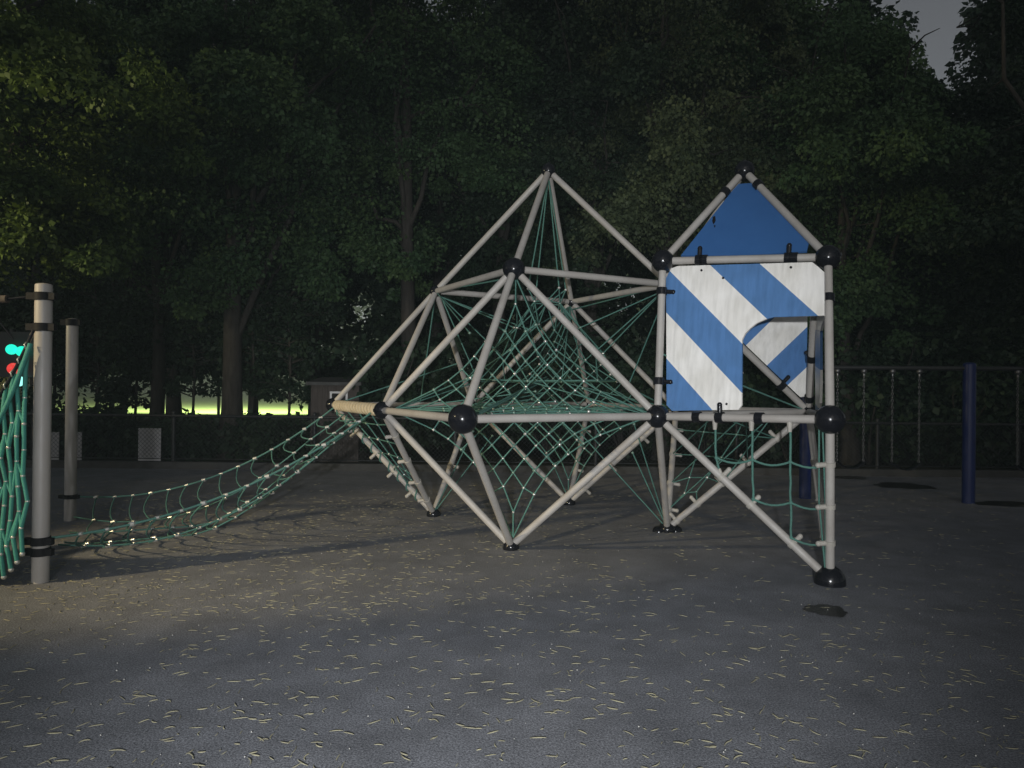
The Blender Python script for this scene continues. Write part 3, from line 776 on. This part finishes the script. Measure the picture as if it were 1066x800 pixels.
# signal mast that carries them
mx_ = at(13, 372, 13.2)
t = thing('signal_mast', (mx_.x - .1, 13.35, 0), 'dark mast carrying the glowing coloured lamps beyond the hanging net', 'mast')
s = Shape(); s.tube([(mx_.x - .1, 13.35, 0), (mx_.x - .1, 13.35, 2.45)], .05, 12); s.build('pole', M['dark_steel'], t)
s = Shape(); s.box((mx_.x, 13.35, 1.98), (.34, 0, 0), (0, .06, 0), (0, 0, .42)); s.build('backplate', M['dark_steel'], t)
signal(12, 364, 13.2, .095, 'green_lens', 'glowing green lamp behind the hanging net, one of an upper pair, farther from the post')
signal(22.5, 366, 13.2, .095, 'green_lens', 'glowing green lamp behind the hanging net, one of an upper pair, nearer the post')
signal(14, 384, 13.2, .105, 'red_lens', 'glowing red lamp behind the hanging net below the green pair')
signal(19, 397, 13.2, .10, 'teal_lens', 'glowing pale teal lamp behind the hanging net, lowest of the coloured lamps')

# ------------------------------------------------------------------ trees
def in_gap(c, r):
    """the open wedge of sky between two crowns: no foliage grows there"""
    q = V(c) - EYE; d = q.dot(FW)
    if d < 5: return False
    x = 533 + FPX * q.dot(RT) / d; y = 400 - FPX * q.dot(UP) / d; m = r * FPX / d * .72
    if y > 84 + m * .6 or y < -160: return False
    k = max(0, min(1, y / 80))
    return 938 + 30 * k - m < x < 996 - 6 * k + m

def leaf_mesh(name, centers, radii, per, size, mat, parent, seed, flat=.55, droop=.5, tone_bias=None):
    rng = np.random.default_rng(seed)
    keep = [i for i, c in enumerate(centers) if not in_gap(c, radii[i])]
    centers = [centers[i] for i in keep]; radii = [radii[i] for i in keep]
    n = len(centers)
    c = np.repeat(np.array(centers), per, 0); r = np.repeat(np.array(radii), per)
    off = rng.normal(size=(n * per, 3)); off /= np.linalg.norm(off, axis=1)[:, None]
    off *= (rng.random((n * per, 1)) ** .45); off[:, 2] *= flat
    # sprays hang outwards: rim of each clump lower than its middle
    rad = np.linalg.norm(off[:, :2], axis=1); off[:, 2] -= droop * rad ** 2 * .6
    pos = c + off * r[:, None]
    dirv = off + rng.normal(scale=.55, size=off.shape); dirv[:, 2] -= droop * .6
    dirv /= np.linalg.norm(dirv, axis=1)[:, None]
    nr = rng.normal(scale=.6, size=off.shape) + np.array([0, -.25, .8]); side = np.cross(dirv, nr); side /= (np.linalg.norm(side, axis=1)[:, None] + 1e-9)
    ln = size * rng.uniform(.45, 1.5, (n * per, 1)); wd = ln * rng.uniform(.30, .46, (n * per, 1))
    up = np.cross(side, dirv)
    v0 = pos; v1 = pos + dirv * ln * .45 + side * wd + up * ln * .08; v2 = pos + dirv * ln - up * ln * .10; v3 = pos + dirv * ln * .45 - side * wd + up * ln * .08
    vs = np.stack([v0, v1, v2, v3], 1).reshape(-1, 3)
    base = np.array(parent['_base']) if parent is not None else np.zeros(3)
    vs = vs - base
    m = len(vs) // 4
    me = bpy.data.meshes.new(name); me.vertices.add(len(vs)); me.vertices.foreach_set('co', vs.astype(np.float32).ravel())
    me.loops.add(4 * m); me.loops.foreach_set('vertex_index', np.arange(4 * m, dtype=np.int32))
    me.polygons.add(m); me.polygons.foreach_set('loop_start', np.arange(0, 4 * m, 4, dtype=np.int32))
    me.polygons.foreach_set('loop_total', np.full(m, 4, dtype=np.int32))
    me.update(calc_edges=True); me.validate()
    tn = np.repeat(np.clip(rng.beta(.9, 2.4, n), 0, 1), per) * .95 + rng.random(n * per) * .15
    a = me.attributes.new('tone', 'FLOAT', 'POINT'); a.data.foreach_set('value', np.repeat(tn, 4).astype(np.float32))
    me.materials.append(M[mat])
    o = bpy.data.objects.new(name, me); COL.objects.link(o)
    if parent is not None: o.parent = parent; o['_base'] = parent['_base']
    return o

def limb_path(a, b, k, rng, wob):
    pts = []
    for i in range(k + 1):
        t = i / k; p = a.lerp(b, t) + V((rng.uniform(-1, 1), rng.uniform(-1, 1), rng.uniform(-1, 1))) * wob * math.sin(math.pi * t)
        p.z += .25 * math.sin(math.pi * t) * (b - a).length * .3
        pts.append(p)
    return pts

def tree(x, y, label, h, cz0, cr, tr, nclump, per, leaf, mat, seed, lean=0.0, category='tree', name='leafy_tree', fork=False, ctr=None, clump_r=(.45, .95), zcap=None, droop=.5, group='trees behind the playground'):
    rng = random.Random(seed)
    t = thing(name, (x, y, 0), label, category, group)
    cx, cy = ctr if ctr else (x + lean, y)
    cz1 = h; mid = (cz0 + cz1) / 2
    s = Shape(); k_ = 9; pts = []; rs = []
    for i in range(k_ + 1):
        u = i / k_
        pts.append(V((x + (cx - x) * u ** 1.3 + .10 * math.sin(u * 5 + seed), y + (cy - y) * u ** 1.3 + .08 * math.sin(u * 4 + seed * 2), h * .82 * u)))
        rs.append(tr * (1.35 if i == 0 else 1.0) * (1 - .8 * u))
    s.tube(pts, rs, 12)
    cen = []; rad = []
    nl = 11
    for i in range(nl):
        u = rng.uniform(.25, .95); st = pts[int(u * k_)]
        an = 2 * math.pi * i / nl * 2.4 + rng.uniform(-.4, .4)
        zz_ = cz0 + (cz1 - cz0) * rng.uniform(.15, .95)
        rr = cr * math.sqrt(max(.08, 1 - ((zz_ - mid) / (cz1 - mid + .01)) ** 2)) * rng.uniform(.55, .95)
        en = V((cx + rr * math.cos(an), cy + rr * math.sin(an), max(zz_, st.z * .7)))
        lp = limb_path(st, en, 6, rng, .25); r0 = tr * (1 - .75 * u) * .42
        s.tube(lp, [r0 * (1 - .85 * q / 6) + .008 for q in range(7)], 7)
        for q in range(2, 7):
            tw = lp[q] + V((rng.uniform(-.7, .7), rng.uniform(-.7, .7), rng.uniform(-.5, .3)))
            s.tube([lp[q], lp[q].lerp(tw, .5) + V((0, 0, .06)), tw], [.018, .012, .006], 5)
            cen.append(tw); rad.append(rng.uniform(*clump_r))
    if fork:
        a = pts[3]; b = a + V((-1.0, .1, -.35)); s.tube([a, a.lerp(b, .5) + V((0, 0, -.1)), b], [tr * .6, tr * .5, tr * .3], 9)
    s.build('trunk', M['bark'], t)
    while len(cen) < nclump:
        u = V((rng.gauss(0, 1), rng.gauss(0, 1), rng.gauss(0, 1))).normalized() * rng.random() ** .30
        p = V((cx + u.x * cr, cy + u.y * cr, mid + u.z * (cz1 - cz0) / 2))
        ax = V((u.x + rng.uniform(-.4, .4), u.y + rng.uniform(-.4, .4), -.25 - .3 * droop)).normalized(); ln_ = rng.uniform(.5, 1.25)
        for q in range(8):
            w_ = q / 7
            cen.append(p + ax * ln_ * (w_ - .4) + V((rng.gauss(0, .22), rng.gauss(0, .22), rng.gauss(0, .10) - .35 * w_ * w_)))
            rad.append(rng.uniform(*clump_r) * (.72 - .25 * w_))
    fine = leaf < .2
    leaf_mesh('crown', [tuple(c) for c in cen], rad, int(per * (4.6 if fine else 2.2)), leaf * (.46 if fine else .66), mat, t, seed, droop=droop)
    return t

def px(x, d): return (x - 533) / FPX * d
tree(-7.9, 9.2, 'broad maple with low yellow green branches reaching in over the two grey posts', 9.5, 2.3, 2.55, .22, 210, 90, .15, 'leaf_warm', 11, ctr=(-7.15, 9.3), clump_r=(.35, .75))
tree(px(130, 15.4), 15.4, 'thin leaning tree standing to one side of the pale board on the fence', 9, 2.9, 2.2, .085, 110, 70, .17, 'leaf_dark', 12)
tree(px(158, 14.6), 14.6, 'slim straight tree rising just behind the pale board on the fence', 11, 3.0, 2.4, .15, 130, 75, .17, 'leaf_mid', 13)
tree(px(236, 14.2), 14.2, 'thick trunked tree behind the middle of the rope bridge, lit lawn on both sides', 12, 2.75, 3.2, .215, 260, 85, .17, 'leaf_mid', 14, lean=.5)
tree(px(262, 15.6), 15.6, 'thin dark second trunk close beside the thick trunked tree', 11, 3.2, 2.2, .12, 110, 70, .17, 'leaf_mid', 15, lean=.8)
tree(px(433, 15.2), 15.2, 'grey forked tree standing between the shed and the climbing frame peak', 13, 3.8, 2.6, .20, 190, 80, .17, 'leaf_mid', 16, lean=-.5)
tree(px(520, 17.5), 17.5, 'tall dark tree rising behind the peak of the climbing frame', 13, 3.0, 2.9, .2, 190, 75, .19, 'leaf_dark', 17)
tree(px(612, 16.0), 16.0, 'dark tree between the climbing frame peak and the playhouse gable', 12.5, 2.6, 2.5, .17, 190, 75, .18, 'leaf_dark', 18)
tree(px(690, 14.6), 14.6, 'tree with drooping pale sprays above the gap between frame peak and gable', 11, 3.6, 2.7, .18, 210, 90, .15, 'leaf_pale', 19, droop=1.1)
tree(px(790, 16.2), 16.2, 'tall tree straight behind the blue gable of the playhouse', 12.5, 2.6, 2.5, .19, 190, 75, .18, 'leaf_mid', 20)
tree(px(880, 14.0), 14.0, 'low branched tree just beyond the playhouse corner post with side sprays', 8.8, 2.2, 2.1, .16, 190, 85, .16, 'leaf_mid', 21, droop=.8)
tree(px(975, 17.2), 17.2, 'short dark tree under the open gap of sky', 8.4, 1.8, 2.5, .17, 170, 75, .18, 'leaf_dark', 22)
tree(px(1095, 13.0), 13.0, 'black silhouetted tree by the open gap of sky, beyond the blue post', 11.5, 2.0, 2.3, .2, 210, 80, .17, 'leaf_dark', 23)
for i, (xx, d, h, cr, lab) in enumerate(((40, 21, 12, 2.6, 'rear tree glimpsed between the maple and the slim straight tree'), (330, 20.5, 14.5, 3.6, 'rear tree filling the dark behind the shed roof'),
                                    (455, 22, 15.5, 3.4, 'rear tree filling the dark behind the forked tree'), (575, 21.5, 15.5, 3.4, 'rear tree behind the dark trees over the frame peak'),
                                    (720, 21, 15, 3.4, 'rear tree behind the drooping pale sprays'), (838, 20.5, 14, 2.6, 'rear tree bordering the open gap of sky behind the gable'),
                                    (180, 21.5, 15, 3.4, 'rear tree above the lit lawn behind the slim straight tree'), (1120, 18.5, 14, 2.8, 'rear tree behind the black silhouetted tree'))):
    tree(px(xx, d), d, lab, h, 2.4, cr, .2, 190, 60, .25, 'leaf_dark', 40 + i, clump_r=(.6, 1.2))

tree(10.6, 5.6, 'unseen dark tree added at the right past the swings to shade the ground', 9.0, 1.8, 2.9, .24, 150, 40, .22, 'leaf_dark', 61)  # this tree and the next are out of view, added to shade the right
tree(9.8, .4, 'unseen dark tree added at the right level with the viewer to shade the ground', 9.0, 2.0, 2.9, .24, 150, 40, .22, 'leaf_dark', 62)
# shrubs behind the fence
def shrub(x, y, h, r, label, mat, seed, n=34, per=70):
    rng = random.Random(seed); t = thing('leafy_shrub', (x, y, 0), label, 'shrub', 'shrubs behind the fence')
    s = Shape(); cen = []; rad = []
    for i in range(7):
        a = 2 * math.pi * i / 7; e = V((x + r * .7 * math.cos(a), y + r * .6 * math.sin(a), h * rng.uniform(.5, .9)))
        s.tube(limb_path(V((x, y, 0)), e, 4, rng, .08), [.03, .025, .02, .014, .008], 6); cen.append(e); rad.append(rng.uniform(.3, .5))
    s.build('stems', M['bark'], t)
    while len(cen) < n:
        u = V((rng.gauss(0, 1), rng.gauss(0, 1), rng.gauss(0, 1))).normalized() * rng.random() ** .4
        cen.append(V((x + u.x * r, y + u.y * r * .7, h * .5 + u.z * h * .48))); rad.append(rng.uniform(.28, .5))
    leaf_mesh('foliage', [tuple(c) for c in cen], rad, per, .12, mat, t, seed)
for i, (xx, d, h, r, lab) in enumerate(((8, 14.0, 1.25, .9, 'low dark shrub behind the fence beyond the hanging net'), (100, 14.2, 1.05, .95, 'low dark shrub behind the fence beside the slim grey post'),
                                   (195, 13.9, .88, 1.0, 'low dark shrub behind the fence under the lit lawn, by the pale board'), (285, 13.9, .88, .95, 'low dark shrub behind the fence close to the shed'),
                                   (410, 14.4, 2.6, 1.3, 'tall dark shrub behind the fence just past the shed'), (490, 14.6, 2.7, 1.3, 'tall dark shrub seen through the front ball of the frame'),
                                   (570, 14.4, 2.8, 1.3, 'tall dark shrub seen through the middle of the rope nets'), (650, 14.6, 2.8, 1.3, 'tall dark shrub behind the fence beside the playhouse'),
                                   (735, 14.4, 2.8, 1.3, 'tall dark shrub behind the banded front board'), (820, 14.6, 2.8, 1.3, 'tall dark shrub seen through the playhouse doorway'),
                                   (905, 14.0, 2.7, 1.3, 'tall dark shrub behind the middle swing'), (985, 13.8, 2.7, 1.3, 'tall dark shrub behind the blue post'), (1065, 13.6, 2.7, 1.3, 'tall dark shrub at the far end beyond the blue post'))):
    shrub(px(xx, d), d, h, r, lab, 'leaf_dark', 70 + i, n=34 if h < 2 else 70)

def sapling(x, y, h, z0, r, label, seed, n):
    rng = random.Random(seed); t = thing('young_tree', (x, y, 0), label, 'tree', 'young trees before the lit lawn')
    s = Shape(); s.tube([(x, y, 0), (x + .05, y, h * .5), (x - .04, y, h)], [.035, .026, .01], 8); cen = []; rad = []
    for i in range(n):
        a = rng.uniform(0, 6.28); z = rng.uniform(z0, h); q = r * rng.uniform(.3, 1); e = V((x + q * math.cos(a), y + q * .6 * math.sin(a), z))
        s.tube([(x, y, z - .12), V((x, y, z - .05)).lerp(e, .5), e], [.012, .009, .005], 5); cen.append(e); rad.append(rng.uniform(.10, .30) * (1.5 if z > z0 + .9 else 1))
    s.build('trunk', M['bark'], t)
    leaf_mesh('crown', [tuple(c) for c in cen], rad, 70, .09, 'leaf_dark', t, seed)
for i, (xx, d, h, z0, r, n, lab) in enumerate(((100, 14.4, 3.4, .95, 1.0, 60, 'dark young tree against the lawn glow just past the slim grey post'), (140, 15.0, 3.2, 1.0, .8, 46, 'dark young tree against the lawn glow, between the two slim trunks'),
        (200, 15.2, 3.3, 1.25, 1.2, 70, 'dark young tree whose leaves hang over the brightest lawn strip'), (262, 14.9, 3.4, 1.25, .8, 50, 'dark young tree close beside the thick trunk, toward the shed'),
        (300, 14.8, 3.4, 1.2, 1.0, 70, 'dark young tree hanging over the lawn strip nearest the shed'), (55, 14.6, 3.6, .9, 1.0, 60, 'dark young tree seen between the two grey posts'))):
    sapling(px(xx, d), d, h, z0, r, lab, 300 + i, n)

# far wood beyond the lawn edge: one uncountable mass
rng = random.Random(5); cen = []; rad = []
for i in range(1600):
    x = rng.uniform(-26, 22); d = rng.uniform(27, 30); r_ = (x / d) * FPX + 533
    top = 16.5
    if 925 < r_ < 1010: top = 11.5
    if r_ < 330: z = 2.1 + (top - 2.1) * rng.random() ** 1.4
    else: z = rng.uniform(.6, top)
    cen.append((x, d, z)); rad.append(rng.uniform(.8, 1.5) if z > 3.2 else rng.uniform(.4, .7))
o = leaf_mesh('far_woods', cen, rad, 190, .26, 'leaf_dark', None, 99); o['kind'] = 'stuff'
cen = []; rad = []
for i in range(2400):
    x = rng.uniform(-110, 90); cen.append((x, rng.uniform(92, 102), .5 + 34 * rng.random() ** 1.3)); rad.append(rng.uniform(1.8, 3.4))
o = leaf_mesh('distant_woods', cen, rad, 70, .8, 'leaf_dark', None, 98); o['kind'] = 'stuff'

# ------------------------------------------------------------------ lamps that light the place
def lamp_post(x, y, h, target, power, color, angle, blend, label, size=.12):
    t = thing('lamp_post', (x, y, 0), label, 'lamp post', 'lamp posts lighting the playground')
    tg = V(target); c = V((x, y, h)); d = (tg - c).normalized()
    s = Shape(); s.tube([(x, y, 0), (x, y, h)], [.07, .045], 14); s.build('pole', M['pole'], t)
    e = d.orthogonal().normalized(); f = d.cross(e); hd = c + d * .18
    s = Shape(); s.tube([c - d * .02, c + d * .16, c + d * .24], [.07, .16, .19], 18, caps=False); s.ball(c, .07, 12); s.build('lamp_head', M['pole'], t)
    L_ = bpy.data.lights.new('lamp_light', 'SPOT'); L_.energy = power; L_.color = color; L_.spot_size = math.radians(angle); L_.spot_blend = blend; L_.shadow_soft_size = size
    o = bpy.data.objects.new('lamp_light', L_); COL.objects.link(o); o.location = c + d * .27; o.rotation_euler = d.to_track_quat('-Z', 'Y').to_euler()
lamp_post(-.45, -2.6, 1.62, (-.1, 6.0, 1.1), 2350, (.95, .97, 1.0), 58, .9, 'added lamp post behind the viewer standing in for flash and frontal light', .06)  # added post, stands in for flash-like light from the camera side
lamp_post(-9.6, 1.2, 4.6, (-1.7, 6.9, 0), 2350, (1.0, .80, .46), 31, .7, 'warm lamp post out at the left side of the playground', .10)
lamp_post(-12.5, 4.6, 3.6, (-7.0, 8.4, 4.2), 2000, (1.0, .86, .5), 60, .9, 'added second warm lamp post to brighten the broad maple', .1)  # extra lamp, added only to brighten the maple leaves
lamp_post(-13.5, 33.0, 6.5, (-16, 66, 0), 72000, (1.0, .93, .66), 160, .5, 'lamp post on the lawn beyond the trees', .2)

# one even, very thin volume added round the place to lift the dark tones
s = Shape(); s.box((0, 50, 19), (130, 0, 0), (0, 70, 0), (0, 0, 20)); hz_ = s.build('added_haze', [], kind='stuff')
hm = bpy.data.materials.new('veil_volume'); hm.use_nodes = True; hn = hm.node_tree
hn.nodes.remove(hn.nodes['Principled BSDF']); hv = hn.nodes.new('ShaderNodeVolumePrincipled')
hv.inputs['Color'].default_value = (.76, .95, .95, 1); hv.inputs['Density'].default_value = .0010
hn.links.new(hv.outputs['Volume'], hn.nodes['Material Output'].inputs['Volume']); hz_.data.materials.append(hm)
# ------------------------------------------------------------------ sky, moon-weak sun, camera
SUN_EL, SUN_AZ = math.radians(24), math.radians(190)
w = bpy.data.worlds.new('World'); scene.world = w; w.use_nodes = True
nt = w.node_tree; bg = nt.nodes['Background']
sky = nt.nodes.new('ShaderNodeTexSky'); sky.sky_type = 'NISHITA'; sky.sun_disc = False; sky.sun_elevation = SUN_EL; sky.sun_rotation = SUN_AZ
hs = nt.nodes.new('ShaderNodeHueSaturation'); hs.inputs['Saturation'].default_value = .22
nt.links.new(sky.outputs['Color'], hs.inputs['Color']); nt.links.new(hs.outputs['Color'], bg.inputs['Color'])
bg.inputs['Strength'].default_value = 0.031
sl = bpy.data.lights.new('moon_sun', 'SUN'); sl.energy = .03; sl.angle = math.radians(.5); sl.color = (1, .95, .88)
so = bpy.data.objects.new('moon_sun', sl); COL.objects.link(so)
sdir = V((math.sin(SUN_AZ) * math.cos(SUN_EL), math.cos(SUN_AZ) * math.cos(SUN_EL), math.sin(SUN_EL)))
so.rotation_euler = (-sdir).to_track_quat('-Z', 'Y').to_euler(); so.location = (0, -6, 12)

cam = bpy.data.cameras.new('camera'); co = bpy.data.objects.new('camera', cam); COL.objects.link(co)
cam.sensor_width = 36; cam.lens = 36 * FPX / 1066; cam.clip_end = 2000; cam.clip_start = .05
mat = Matrix((RT, UP, -FW)).transposed().to_4x4(); mat.translation = EYE
co.matrix_world = mat
scene.camera = co
scene.view_settings.view_transform = 'Standard'; scene.view_settings.look = 'None'; scene.view_settings.gamma = 1; scene.view_settings.exposure = 0.1
scene.render.engine = 'CYCLES'
scene.cycles.use_denoising = True
scene.cycles.max_bounces = 5; scene.cycles.diffuse_bounces = 3; scene.cycles.glossy_bounces = 2; scene.cycles.transmission_bounces = 2
scene.cycles.sample_clamp_indirect = 3
scene.cycles.volume_bounces = 0

for o in list(scene.objects):
    if '_base' in o: del o['_base']
